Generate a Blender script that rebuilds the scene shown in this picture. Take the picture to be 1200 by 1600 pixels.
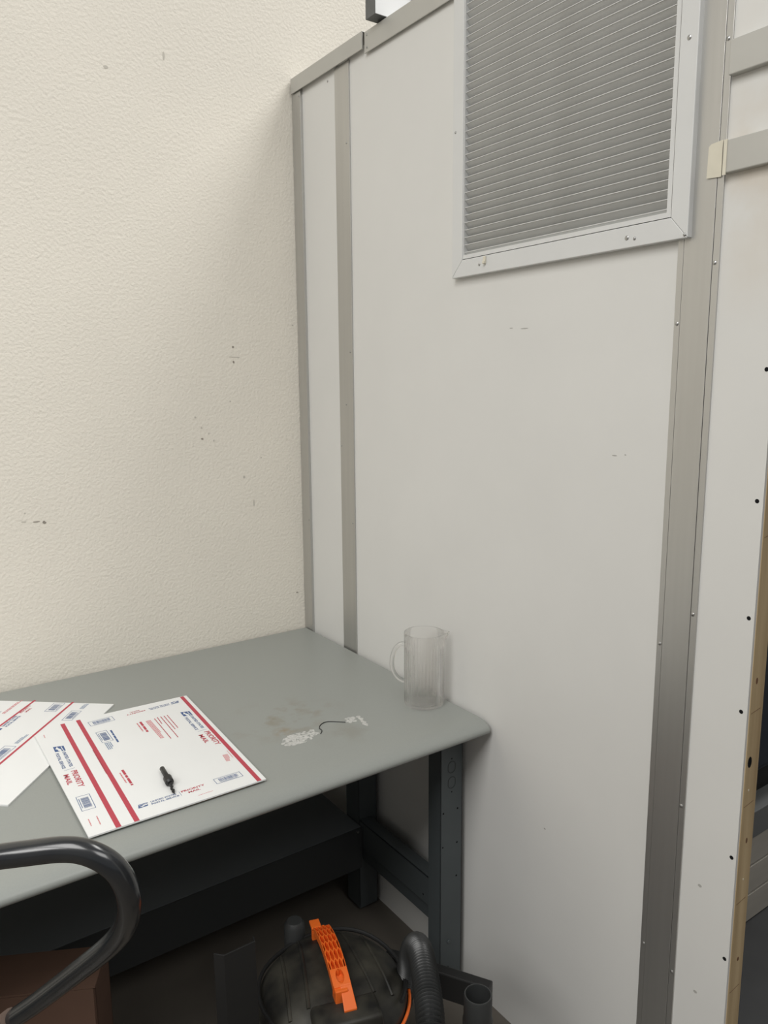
import bpy, bmesh, math, random
from mathutils import Vector, Matrix

# ------------------------------------------------------------------ camera, world, lights
SC = bpy.context.scene
COL = SC.collection
for _o in list(bpy.data.objects):
    bpy.data.objects.remove(_o, do_unlink=True)
random.seed(7)

F_PX = 1198.33
YAW, PITCH, ROLL = 0.610802, 0.167464, -0.0077108
cam_d = bpy.data.cameras.new('camera')
cam = bpy.data.objects.new('camera', cam_d)
COL.objects.link(cam)
_f = Vector((math.sin(YAW) * math.cos(PITCH), math.cos(YAW) * math.cos(PITCH), -math.sin(PITCH)))
_r = Vector((math.cos(YAW), -math.sin(YAW), 0))
_u = _r.cross(_f)
_r2 = math.cos(ROLL) * _r + math.sin(ROLL) * _u
_u2 = -math.sin(ROLL) * _r + math.cos(ROLL) * _u
M = Matrix.Identity(4)
for i in range(3):
    M[i][0] = _r2[i]; M[i][1] = _u2[i]; M[i][2] = -_f[i]
M.translation = Vector((-1.2177, -2.1985, 1.5883))
cam.matrix_world = M
cam_d.sensor_width = 36.0
cam_d.sensor_fit = 'AUTO'
cam_d.lens = F_PX / 1600 * 36.0
cam_d.clip_start = 0.02
SC.camera = cam

world = bpy.data.worlds.new('warehouse_light')
SC.world = world
world.use_nodes = True
world.node_tree.nodes['Background'].inputs[0].default_value = (1.0, 0.99, 0.97, 1)
world.node_tree.nodes['Background'].inputs[1].default_value = 0.247

def area(name, loc, size, energy, color, target):
    d = bpy.data.lights.new(name, 'AREA')
    d.shape = 'RECTANGLE'; d.size, d.size_y = size
    d.energy = energy; d.color = color
    o = bpy.data.objects.new(name, d)
    COL.objects.link(o)
    o.location = loc
    o.rotation_euler = (Vector(target) - Vector(loc)).to_track_quat('-Z', 'Y').to_euler()
    return o
LAMPS = [
    ('ceiling_lamp_over_enclosure', (1.6, -1.2, 4.7), (1.6, 1.6), 86),
    ('ceiling_lamp_over_room', (-2.6, -2.3, 4.2), (2.0, 2.0), 92),
    ('ceiling_lamp_by_doorway', (0.2, -4.5, 4.2), (2.0, 2.0), 72),
    ('ceiling_lamp_far_end', (-5.0, -2.5, 4.2), (2.0, 2.0), 114),
]
for _n, _p, _s, _e in LAMPS:
    area(_n, _p, _s, _e, (1.0, 0.99, 0.965), (_p[0], _p[1], 0))

SC.view_settings.view_transform = 'Standard'
SC.view_settings.look = 'None'
SC.view_settings.gamma = 1.0
SC.view_settings.use_curve_mapping = False
SC.view_settings.exposure = 0.0

# ------------------------------------------------------------------ materials
def srgb(r, g, b):
    def c(v):
        v /= 255.0
        return v / 12.92 if v <= 0.04045 else ((v + 0.055) / 1.055) ** 2.4
    return (c(r), c(g), c(b), 1.0)

def mat(name, col, rough=0.5, metal=0.0, noise=None, bump=None, spec=None, coat=0.0, stretch=None):
    """noise=(scale, amount 0..1, second colour or None); bump=(scale, strength, distance)"""
    m = bpy.data.materials.new(name)
    m.use_nodes = True
    nt = m.node_tree
    b = nt.nodes['Principled BSDF']
    b.inputs['Base Color'].default_value = col
    b.inputs['Roughness'].default_value = rough
    b.inputs['Metallic'].default_value = metal
    if spec is not None:
        b.inputs['Specular IOR Level'].default_value = spec
    if coat:
        b.inputs['Coat Weight'].default_value = coat
        b.inputs['Coat Roughness'].default_value = 0.15
    tc = nt.nodes.new('ShaderNodeTexCoord')
    src = tc.outputs['Object']
    if stretch:
        mp = nt.nodes.new('ShaderNodeMapping')
        mp.inputs['Scale'].default_value = stretch
        nt.links.new(src, mp.inputs['Vector'])
        src = mp.outputs['Vector']
    if noise:
        n = nt.nodes.new('ShaderNodeTexNoise')
        n.inputs['Scale'].default_value = noise[0]
        n.inputs['Detail'].default_value = 5
        nt.links.new(src, n.inputs['Vector'])
        r = nt.nodes.new('ShaderNodeMapRange')
        r.inputs['From Min'].default_value = 0.35
        r.inputs['From Max'].default_value = 0.7
        r.inputs['To Max'].default_value = noise[1]
        nt.links.new(n.outputs['Fac'], r.inputs['Value'])
        mx = nt.nodes.new('ShaderNodeMix')
        mx.data_type = 'RGBA'
        mx.inputs['A'].default_value = col
        c2 = noise[2] if len(noise) > 2 else (col[0] * 0.6, col[1] * 0.6, col[2] * 0.6, 1)
        mx.inputs['B'].default_value = c2
        nt.links.new(r.outputs['Result'], mx.inputs['Factor'])
        nt.links.new(mx.outputs['Result'], b.inputs['Base Color'])
    if bump:
        n2 = nt.nodes.new('ShaderNodeTexNoise')
        n2.inputs['Scale'].default_value = bump[0]
        n2.inputs['Detail'].default_value = 3
        nt.links.new(src, n2.inputs['Vector'])
        bp = nt.nodes.new('ShaderNodeBump')
        bp.inputs['Strength'].default_value = bump[1]
        bp.inputs['Distance'].default_value = bump[2]
        nt.links.new(n2.outputs['Fac'], bp.inputs['Height'])
        nt.links.new(bp.outputs['Normal'], b.inputs['Normal'])
    return m

def add_blotch(m, centre, radius, scale, lo, hi, col, strength):
    """a patch of dirt with an irregular noise outline, laid over a material's colour"""
    nt = m.node_tree
    b = nt.nodes['Principled BSDF']
    tc = nt.nodes.new('ShaderNodeTexCoord')
    sub = nt.nodes.new('ShaderNodeVectorMath'); sub.operation = 'SUBTRACT'
    sub.inputs[1].default_value = centre
    nt.links.new(tc.outputs['Object'], sub.inputs[0])
    dv = nt.nodes.new('ShaderNodeVectorMath'); dv.operation = 'DIVIDE'
    dv.inputs[1].default_value = radius
    nt.links.new(sub.outputs[0], dv.inputs[0])
    ln = nt.nodes.new('ShaderNodeVectorMath'); ln.operation = 'LENGTH'
    nt.links.new(dv.outputs[0], ln.inputs[0])
    fall = nt.nodes.new('ShaderNodeMapRange')
    fall.inputs['From Min'].default_value = 1.0; fall.inputs['From Max'].default_value = 0.2
    nt.links.new(ln.outputs['Value'], fall.inputs['Value'])
    n = nt.nodes.new('ShaderNodeTexNoise')
    n.inputs['Scale'].default_value = scale; n.inputs['Detail'].default_value = 6
    nt.links.new(tc.outputs['Object'], n.inputs['Vector'])
    th = nt.nodes.new('ShaderNodeMapRange')
    th.inputs['From Min'].default_value = lo; th.inputs['From Max'].default_value = hi
    nt.links.new(n.outputs['Fac'], th.inputs['Value'])
    mu = nt.nodes.new('ShaderNodeMath'); mu.operation = 'MULTIPLY'
    nt.links.new(fall.outputs[0], mu.inputs[0]); nt.links.new(th.outputs[0], mu.inputs[1])
    mu2 = nt.nodes.new('ShaderNodeMath'); mu2.operation = 'MULTIPLY'
    nt.links.new(mu.outputs[0], mu2.inputs[0]); mu2.inputs[1].default_value = strength
    mx = nt.nodes.new('ShaderNodeMix'); mx.data_type = 'RGBA'
    if b.inputs['Base Color'].links:
        nt.links.new(b.inputs['Base Color'].links[0].from_socket, mx.inputs['A'])
    else:
        mx.inputs['A'].default_value = b.inputs['Base Color'].default_value
    mx.inputs['B'].default_value = col
    nt.links.new(mu2.outputs[0], mx.inputs['Factor'])
    nt.links.new(mx.outputs['Result'], b.inputs['Base Color'])

MT = {}
MT['wall'] = mat('cream_orange_peel_paint', (0.83, 0.785, 0.695, 1), 0.75, bump=(120, 0.7, 0.003), noise=(3.0, 0.10))
MT['panel'] = mat('white_laminate_panel', (0.725, 0.72, 0.695, 1), 0.45, noise=(4.0, 0.08), bump=(300, 0.05, 0.001))
MT['panel_stained'] = mat('white_laminate_panel_stained', (0.725, 0.72, 0.695, 1), 0.45, noise=(4.0, 0.08))
add_blotch(MT['panel_stained'], (0, -1.50, 1.93), (1, 0.16, 0.26), 9, 0.40, 0.70, (0.55, 0.44, 0.31, 1), 0.42)
add_blotch(MT['panel_stained'], (0, -1.535, 1.72), (1, 0.010, 0.10), 60, 0.45, 0.6, (0.12, 0.10, 0.09, 1), 0.9)
MT['alu'] = mat('brushed_aluminium', (0.56, 0.555, 0.535, 1), 0.42, 0.85, noise=(60, 0.12), stretch=(1, 1, 0.04))
MT['alu_h'] = mat('mill_aluminium_trim', (0.54, 0.535, 0.505, 1), 0.5, 0.5, noise=(8, 0.15))
MT['galv'] = mat('galvanised_steel', (0.16, 0.165, 0.165, 1), 0.5, 0.4, noise=(30, 0.3))
MT['white_enamel'] = mat('white_enamel', (0.68, 0.685, 0.675, 1), 0.4, noise=(20, 0.05))
MT['slat'] = mat('dusty_white_enamel', (0.66, 0.665, 0.65, 1), 0.5, noise=(14, 0.25, (0.50, 0.50, 0.48, 1)))
MT['white_paint'] = mat('white_paint', (0.93, 0.94, 0.94, 1), 0.4)
MT['screw'] = mat('zinc_screw', (0.45, 0.45, 0.44, 1), 0.35, 0.9)
MT['dark_hole'] = mat('dark_hole', (0.012, 0.012, 0.013, 1), 0.9, spec=0.1)
MT['tape'] = mat('masking_tape', (0.72, 0.68, 0.56, 1), 0.7, noise=(40, 0.15))
MT['wood'] = mat('pine_stud', (0.56, 0.43, 0.255, 1), 0.65, noise=(22, 0.8, (0.37, 0.26, 0.14, 1)), stretch=(2.5, 2.5, 0.12), bump=(60, 0.2, 0.002))
MT['knot'] = mat('wood_knot', (0.16, 0.08, 0.045, 1), 0.7)
MT['core'] = mat('partition_core', (0.25, 0.24, 0.22, 1), 0.8)
MT['floor'] = mat('worn_concrete', (0.125, 0.110, 0.092, 1), 0.7, noise=(5, 0.5), bump=(40, 0.1, 0.002))
MT['dark_floor'] = mat('dark_rubber_floor', (0.055, 0.056, 0.058, 1), 0.7, noise=(9, 0.35))
MT['table'] = mat('grey_laminate', (0.302, 0.316, 0.298, 1), 0.36, noise=(350, 0.10), spec=0.4)
add_blotch(MT['table'], (-0.40, -0.60, 0.775), (0.17, 0.14, 1), 24, 0.50, 0.68, (0.22, 0.19, 0.13, 1), 0.6)
add_blotch(MT['table'], (-0.44, -0.665, 0.775), (0.035, 0.03, 1), 50, 0.35, 0.6, (0.25, 0.19, 0.11, 1), 0.7)
add_blotch(MT['table'], (-0.32, -0.76, 0.775), (0.10, 0.07, 1), 18, 0.42, 0.62, (0.24, 0.235, 0.20, 1), 0.5)
MT['steel'] = mat('dark_grey_powder_coat', (0.072, 0.084, 0.088, 1), 0.5, noise=(12, 0.15))
MT['steel_dk'] = mat('dark_grey_powder_coat_darkened', (0.030, 0.033, 0.034, 1), 0.55)  # darkened powder coat; on the shelf lip the tone stands in for shade
MT['shelf_top'] = mat('shelf_steel_lightened', (0.13, 0.145, 0.155, 1), 0.5)  # same steel as the lip, colour lightened to offset the shade on top
MT['groove'] = mat('knockout_groove', (0.034, 0.039, 0.041, 1), 0.6)
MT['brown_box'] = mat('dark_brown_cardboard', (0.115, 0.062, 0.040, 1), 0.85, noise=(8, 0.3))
MT['card'] = mat('white_coated_card', (0.82, 0.83, 0.825, 1), 0.5, noise=(6, 0.05))
MT['kraft'] = mat('kraft_cardboard', (0.30, 0.185, 0.105, 1), 0.8, noise=(8, 0.3))
MT['red_ink'] = mat('red_ink', (0.48, 0.050, 0.080, 1), 0.5)
MT['pink_ink'] = mat('fine_red_ink', (0.64, 0.20, 0.22, 1), 0.5)
MT['blue_ink'] = mat('blue_ink', (0.045, 0.10, 0.26, 1), 0.5)
MT['pale_blue_ink'] = mat('fine_blue_ink', (0.22, 0.29, 0.42, 1), 0.5)
MT['black'] = mat('black_plastic', (0.016, 0.016, 0.016, 1), 0.42)
MT['black_gloss'] = mat('black_gloss_tube', (0.013, 0.015, 0.018, 1), 0.22, coat=0.5, noise=(25, 0.3, (0.04, 0.04, 0.038, 1)))
MT['dusty_black'] = mat('dusty_black_plastic', (0.011, 0.011, 0.0105, 1), 0.5, noise=(16, 0.85, (0.060, 0.056, 0.043, 1)))
MT['grey_plastic'] = mat('charcoal_plastic', (0.035, 0.037, 0.037, 1), 0.5)
MT['hose'] = mat('corrugated_black_hose', (0.018, 0.019, 0.019, 1), 0.33)
MT['orange'] = mat('orange_plastic', (0.86, 0.16, 0.022, 1), 0.4)
MT['navy'] = mat('dark_navy_enamel', (0.030, 0.038, 0.052, 1), 0.4)
MT['grey_slat'] = mat('weathered_grey_board', (0.56, 0.53, 0.475, 1), 0.75, noise=(14, 0.4), stretch=(0.2, 1, 1))
MT['grey_beam'] = mat('grey_steel_beam', (0.19, 0.195, 0.195, 1), 0.5)
MT['residue'] = mat('torn_white_paper', (0.58, 0.58, 0.555, 1), 0.85, noise=(120, 0.8, (0.40, 0.40, 0.385, 1)))
MT['scuff'] = mat('wall_scuff', (0.30, 0.27, 0.23, 1), 0.9)
MT['scuff_light'] = mat('faint_wall_scuff', (0.56, 0.53, 0.47, 1), 0.9)
MT['scuff_panel'] = mat('grey_panel_scuff', (0.42, 0.41, 0.385, 1), 0.9)
MT['drill'] = mat('blackened_steel', (0.028, 0.028, 0.028, 1), 0.4, 0.4)
MT['brown_tape'] = mat('brown_tape', (0.13, 0.09, 0.07, 1), 0.7)
gl = bpy.data.materials.new('clear_acrylic')
gl.use_nodes = True
_b = gl.node_tree.nodes['Principled BSDF']
_b.inputs['Base Color'].default_value = (0.997, 0.992, 0.990, 1)
_b.inputs['Transmission Weight'].default_value = 1.0
_b.inputs['Roughness'].default_value = 0.02
_b.inputs['IOR'].default_value = 1.38
_nt = gl.node_tree
_tr = _nt.nodes.new('ShaderNodeBsdfTransparent')
_tr.inputs['Color'].default_value = (0.988, 0.983, 0.98, 1)
_mx = _nt.nodes.new('ShaderNodeMixShader')
_mx.inputs[0].default_value = 0.55
_nt.links.new(_tr.outputs[0], _mx.inputs[1])
_nt.links.new(_b.outputs[0], _mx.inputs[2])
_nt.links.new(_mx.outputs[0], _nt.nodes['Material Output'].inputs['Surface'])
MT['acrylic'] = gl

# ------------------------------------------------------------------ mesh helpers
class MB:
    def __init__(self):
        self.v = []; self.f = []
    def box(self, x0, x1, y0, y1, z0, z1):
        n = len(self.v)
        self.v += [(x0, y0, z0), (x1, y0, z0), (x1, y1, z0), (x0, y1, z0), (x0, y0, z1), (x1, y0, z1), (x1, y1, z1), (x0, y1, z1)]
        self.f += [tuple(n + i for i in q) for q in ((0, 3, 2, 1), (4, 5, 6, 7), (0, 1, 5, 4), (1, 2, 6, 5), (2, 3, 7, 6), (3, 0, 4, 7))]
        return self
    def prism(self, pts, vec):
        n = len(self.v); k = len(pts); vec = Vector(vec)
        pts = [Vector(p) for p in pts]
        self.v += [tuple(p) for p in pts] + [tuple(p + vec) for p in pts]
        self.f.append(tuple(range(n, n + k)))
        self.f.append(tuple(range(n + 2 * k - 1, n + k - 1, -1)))
        for i in range(k):
            j = (i + 1) % k
            self.f.append((n + j, n + i, n + k + i, n + k + j))
        return self
    def tube(self, path, r, n=12, cap=True, sub=0):
        P = [Vector(p) for p in path]
        if sub:
            P = catmull(P, sub)
        rs = r if isinstance(r, (list, tuple)) else None
        base = len(self.v)
        T = []
        for i in range(len(P)):
            a = P[max(0, i - 1)]; b = P[min(len(P) - 1, i + 1)]
            T.append((b - a).normalized())
        up = Vector((0, 0, 1)) if abs(T[0].z) < 0.9 else Vector((1, 0, 0))
        s = T[0].cross(up).normalized()
        for i, p in enumerate(P):
            s = (s - T[i] * s.dot(T[i])).normalized()
            w = T[i].cross(s)
            rr = rs[min(i, len(rs) - 1)] if rs else (r(i / (len(P) - 1)) if callable(r) else r)
            for k in range(n):
                a = 2 * math.pi * k / n
                self.v.append(tuple(p + s * math.cos(a) * rr + w * math.sin(a) * rr))
        for i in range(len(P) - 1):
            for k in range(n):
                k2 = (k + 1) % n
                self.f.append((base + i * n + k, base + i * n + k2, base + (i + 1) * n + k2, base + (i + 1) * n + k))
        if cap:
            self.f.append(tuple(base + k for k in range(n - 1, -1, -1)))
            e = base + (len(P) - 1) * n
            self.f.append(tuple(e + k for k in range(n)))
        return self
    def lathe(self, prof, c=(0, 0), n=32, mod=None):
        base = len(self.v); m = len(prof)
        for k in range(n):
            a = 2 * math.pi * k / n
            for (r, z) in prof:
                rr = mod(r, z, a) if mod else r
                self.v.append((c[0] + rr * math.cos(a), c[1] + rr * math.sin(a), z))
        for k in range(n):
            k2 = (k + 1) % n
            for i in range(m - 1):
                self.f.append((base + k * m + i, base + k2 * m + i, base + k2 * m + i + 1, base + k * m + i + 1))
        return self
    def disc(self, c, nrm, r, t=0.001, n=10, ry=None):
        """flat coin: centre c on a surface with outward normal nrm, thickness t"""
        nrm = Vector(nrm).normalized()
        a = nrm.cross(Vector((0, 0, 1)))
        a = a.normalized() if a.length > 0.01 else Vector((1, 0, 0))
        b = nrm.cross(a)
        pts = [Vector(c) + a * r * math.cos(2 * math.pi * k / n) + b * (ry or r) * math.sin(2 * math.pi * k / n) for k in range(n)]
        return self.prism(pts, nrm * t)

def catmull(P, sub):
    out = []
    for i in range(len(P) - 1):
        p0 = P[max(0, i - 1)]; p1 = P[i]; p2 = P[i + 1]; p3 = P[min(len(P) - 1, i + 2)]
        for k in range(sub):
            t = k / sub
            out.append(0.5 * ((2 * p1) + (p2 - p0) * t + (2 * p0 - 5 * p1 + 4 * p2 - p3) * t * t + (3 * p1 - p0 - 3 * p2 + p3) * t ** 3))
    out.append(P[-1])
    return out

ORG = {}
def obj(name, mb, m, parent=None, smooth=False, bevel=0.0, org=None, seg=2):
    """one mesh object; vertices given in world space are stored relative to its origin"""
    o_w = Vector(org) if org else (Vector(ORG[parent.name]) if parent else Vector((0, 0, 0)))
    me = bpy.data.meshes.new(name)
    me.from_pydata([tuple(Vector(v) - o_w) for v in mb.v], [], mb.f)
    bm = bmesh.new(); bm.from_mesh(me)
    bmesh.ops.recalc_face_normals(bm, faces=bm.faces)
    if bevel > 0:
        ed = [e for e in bm.edges if len(e.link_faces) == 2 and e.calc_face_angle(0) > 0.5]
        bmesh.ops.bevel(bm, geom=ed, offset=bevel, segments=seg, profile=0.5, affect='EDGES')
    bm.to_mesh(me); bm.free()
    me.materials.append(MT[m] if isinstance(m, str) else m)
    if smooth:
        for p in me.polygons:
            p.use_smooth = True
        try:
            me.set_sharp_from_angle(angle=math.radians(40))
        except Exception:
            pass
    o = bpy.data.objects.new(name, me)
    COL.objects.link(o)
    if parent:
        o.parent = parent
        o.location = o_w - Vector(ORG[parent.name])
    else:
        o.location = o_w
    ORG[o.name] = tuple(o_w)
    return o

def tag(o, label, cat, group=None):
    o['label'] = label; o['category'] = cat
    if group:
        o['group'] = group
    return o

def thing(name, label, cat, loc, group=None):
    o = bpy.data.objects.new(name, None)
    o.empty_display_size = 0.05
    COL.objects.link(o)
    o.location = loc
    ORG[o.name] = tuple(loc)
    return tag(o, label, cat, group)

def struct(o):
    o['kind'] = 'structure'
    return o

def clone(src, parent, loc_world):
    o = src.copy()
    COL.objects.link(o)
    o.parent = parent
    o.location = Vector(loc_world) - Vector(ORG[parent.name])
    return o

ZT = 0.775          # table top height
ZTOP = 2.487        # top of the partition trim

# ------------------------------------------------------------------ setting
struct(obj('floor', MB().box(-9.0, 0.0, -10.0, 0.06, -0.05, 0.0), 'floor'))
enc_floor = struct(obj('floor_enclosure', MB().box(0.0, 9.0, -10.0, 0.06, -0.05, 0.0), 'dark_floor'))
wall_back = struct(obj('wall_back', MB().box(-9.0, 9.0, 0.0, 0.10, 0.0, 5.2), 'wall'))

# scuffs and specks on the cream wall
def flake(mb, x, z, rx, rz, n=9, y=-0.0006):
    ph = random.random() * 6
    pts = []
    for k in range(n):
        a = -2 * math.pi * k / n
        q = 0.7 + 0.5 * random.random()
        pts.append((x + rx * q * math.cos(a), y, z + rz * q * math.sin(a)))
    mb.prism(pts, (0, 0.0004, 0))
for (x, z, rx, rz, m) in ((-0.2306, 1.697, .0042, .0038, 'scuff'), (-0.2305, 1.652, .0036, .0038, 'scuff'), (-0.228, 1.667, .022, .0011, 'scuff_light'),
                          (-0.3415, 1.425, .0042, .0034, 'scuff'), (-0.342, 1.458, .003, .003, 'scuff_light'), (-0.305, 1.418, .003, .003, 'scuff_light'), (-0.36, 1.49, .003, .003, 'scuff_light'),
                          (-0.82, 1.226, .010, .0016, 'scuff'), (-0.85, 1.229, .008, .0018, 'scuff_light'), (-0.80, 1.222, .005, .004, 'scuff'), (-0.846, 1.252, .003, .002, 'scuff_light'),
                          (-0.5589, 2.409, .006, .004, 'scuff_light'), (-0.0255, 1.768, .0034, .003, 'scuff_light'), (-0.15, 1.357, .0026, .0024, 'scuff_light'),
                          (-0.247, 1.535, .003, .002, 'scuff_light'), (-0.32, 1.44, .002, .003, 'scuff_light'), (-0.21, 1.30, .004, .005, 'scuff_light'), (-0.035, 0.90, .004, .002, 'scuff'),
                          (-0.40, 2.47, .003, .010, 'scuff_light'), (-0.18, 1.215, .002, .012, 'scuff_light')):
    mb = MB(); flake(mb, x, z, rx, rz)
    obj('scuff_mark', mb, m, wall_back)

# ---- white sandwich-panel partition
wall_r = struct(obj('wall_right', MB().box(0.006, 0.05, -0.76, -0.002, 0.0, 2.44)
                    .box(0.006, 0.05, -1.50, -0.76, 0.0, 1.85)
                    .box(0.006, 0.05, -3.2, -1.50, 1.95, 2.44).box(0.006, 0.05, -1.50, -1.39, 1.85, 2.44)
                    .box(0.006, 0.05, -3.2, -2.6, 0.0, 1.95), 'core'))
def part(name, mb, m, **k):
    return obj(name, mb, m, wall_r, **k)
part('panel', MB().box(0.0, 0.006, -0.246, -0.002, 0.0, 2.46), 'panel')
GY0, GY1, GZ0, GZ1 = -1.352, -0.800, 1.865, 2.434      # opening behind the grille
part('panel', MB().box(0.0, 0.006, GY1, -0.305, 0.0, 2.46).box(0.0, 0.006, -1.37, GY1, 0.0, GZ0).box(0.0, 0.006, -1.37, GY1, GZ1, 2.46)
     .box(0.0, 0.006, -1.37, GY0, GZ0, GZ1), 'panel')
part('panel', MB().box(0.0, 0.006, -1.540, -1.425, 0.0, 2.46).box(0.0, 0.006, -3.2, -1.540, 1.95, 2.46).box(0.0, 0.006, -3.2, -2.6, 0.0, 1.95), 'panel_stained')
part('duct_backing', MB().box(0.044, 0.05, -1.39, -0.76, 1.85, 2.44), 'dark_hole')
# corner trim and cover strips
part('metal_strip', MB().box(-0.008, 0.004, -0.052, -0.001, 0.0, 2.449), 'alu', bevel=0.0008)
part('metal_strip', MB().box(-0.004, 0.004, -0.3135, -0.240, 0.0, 2.447), 'alu', bevel=0.0008)
part('metal_strip', MB().box(-0.0030, 0.004, -1.3688, -1.3575, 0.0, 2.447), 'alu', bevel=0.0004)
part('metal_strip', MB().box(-0.0036, 0.004, -1.4240, -1.3696, 0.0, 2.447), 'alu', bevel=0.0005)
part('metal_strip', MB().box(-0.0030, 0.004, -1.4365, -1.4247, 0.0, 2.447), 'alu', bevel=0.0004)
part('top_trim', MB().prism([(-0.014, -0.006, 2.4445), (-0.014, -0.006, 2.487), (0.06, -0.006, 2.487), (0.06, -0.006, 2.485), (-0.011, -0.006, 2.485), (-0.011, -0.006, 2.4445)], (0, -0.389, 0)), 'alu_h', bevel=0.0006)
part('top_trim', MB().prism([(-0.0095, -0.400, 2.432), (-0.0095, -0.400, 2.483), (0.06, -0.400, 2.483), (0.06, -0.400, 2.480), (-0.0065, -0.400, 2.480), (-0.0065, -0.400, 2.432)], (0, -0.363, 0)), 'alu_h', bevel=0.0006)
part('top_trim', MB().box(-0.0095, -0.0065, -3.2, -1.385, 2.432, 2.483).box(-0.0065, 0.06, -3.2, -0.764, 2.480, 2.483), 'alu_h')
# two horizontal rails beside the doorway
for z0, z1 in ((2.064, 2.116), (1.917, 1.967)):
    part('metal_rail', MB().box(-0.013, 0.002, -3.2, -1.4385, z0, z1), 'alu_h', bevel=0.0015)
part('tape_patch', MB().prism([(-0.0062, -1.4065, 1.9165), (-0.0062, -1.4075, 1.9655), (-0.0062, -1.412, 1.969), (-0.0062, -1.4325, 1.971), (-0.0062, -1.4325, 1.9145)], (0.0008, 0, 0)), 'tape')
part('tape_patch', MB().box(-0.0142, -0.0132, -1.445, -1.439, 1.914, 1.968), 'tape')
# screws
def screw(y, z, x, r=0.0036, m='screw', parent=wall_r):
    mb = MB()
    prof = [(r, 0), (r * 0.95, 0.0008), (r * 0.6, 0.0017), (0.0001, 0.002)]
    n = 10
    b0 = 0
    for k in range(n):
        a = 2 * math.pi * k / n
        for (rr, h) in prof:
            mb.v.append((x - h, y + rr * math.cos(a), z + rr * math.sin(a)))
    for k in range(n):
        k2 = (k + 1) % n
        for i in range(3):
            mb.f.append((k * 4 + i, k2 * 4 + i, k2 * 4 + i + 1, k * 4 + i + 1))
    obj('screw', mb, m, parent, smooth=True)
for (y, z) in ((-1.4285, 1.7803), (-1.3635, 1.6857), (-1.4285, 1.1729), (-1.4285, 2.1234), (-1.3645, 0.4684), (-1.4305, 0.4498), (-1.429, 0.80), (-1.364, 1.10)):
    screw(y, z, -0.0030)
for (y, z) in ((-0.298, 2.2391), (-0.302, 1.6751), (-0.277, 1.525), (-0.2465, 1.4028), (-0.302, 1.1753)):
    screw(y, z, -0.004, 0.0028)
screw(-0.1984, 2.427, 0.0, 0.003); screw(-0.046, 1.149, -0.008, 0.0025); screw(-0.046, 2.43, -0.008, 0.0025)
screw(-0.412, 2.473, -0.0095, 0.003); screw(-0.412, 2.443, -0.0095, 0.003)
def hole(y, z, x, r, ry=None, parent=wall_r, n=10):
    obj('hole', MB().disc((x, y, z), (-1, 0, 0), r, 0.0003, n, ry), 'dark_hole', parent)
for (y, z) in ((-1.5294, 1.6042), (-1.5297, 1.3909), (-1.5304, 1.191), (-1.5291, 1.0232), (-1.5314, 0.748), (-1.5323, 0.5457), (-1.5318, 0.32)):
    hole(y, z, 0.0, 0.0037)
hole(-1.4287, 2.0108, -0.0025, 0.0026)
hole(-1.4365, 1.942, -0.0030, 0.0018, 0.017)
# pine stud that lines the doorway
stud = part('wood_stud', MB().box(0.006, 0.0485, -1.541, -1.503, 0.0, 1.95), 'wood', bevel=0.001)
for (x, z, r, rz, m) in ((0.0215, 1.078, .0030, .006, 'knot'), (0.0185, 0.929, .0062, .0105, 'dark_hole'), (0.028, 0.776, .0026, .0055, 'knot'), (0.030, 0.537, .003, .004, 'knot'), (0.022, 0.875, .0016, .0022, 'tape'), (0.027, 0.70, .0014, .002, 'tape')):
    obj('knot', MB().disc((x, -1.541, z), (0, -1, 0), r, 0.0003, 12, rz), m, stud)
for z in (1.33, 1.02, 0.845, 0.655, 0.475):
    obj('saw_mark', MB().prism([(0.010, -1.5411, z), (0.040, -1.5411, z + 0.004), (0.040, -1.5411, z + 0.0048), (0.010, -1.5411, z + 0.0008)], (0, -0.0002, 0)), 'knot', stud)
part('wood_stud', MB().box(0.006, 0.054, -2.64, -2.60, 0.0, 1.95), 'wood', bevel=0.001)
part('wood_header', MB().box(0.006, 0.054, -2.60, -1.541, 1.95, 1.99), 'wood', bevel=0.001)
# faint marks on the panel
for (y, z, ry, rz) in ((-1.24, 1.445, .006, .0012), (-1.265, 1.448, .002, .0012), (-0.99, 1.70, .012, .0012), (-0.95, 1.703, .005, .001), (-1.09, 0.58, .003, .002), (-1.475, 0.66, .004, .003), (-1.48, 0.44, .004, .003)):
    part('scuff_mark', MB().disc((0, y, z), (-1, 0, 0), ry, 0.0003, 8, rz), 'scuff_panel')

# enclosure shell behind the partition
struct(obj('ceiling_enclosure_cut', MB().box(0.05, 0.45, -3.2, -0.001, 2.42, 2.46), 'core'))  # unseen roof, cut to a strip so lamp light reaches the interior
struct(obj('wall_enclosure_end', MB().box(2.35, 2.4, -3.2, -0.001, 0.0, 2.42), 'core'))
struct(obj('wall_enclosure_side', MB().box(0.05, 2.35, -3.2, -3.15, 0.0, 2.42), 'core'))

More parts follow.
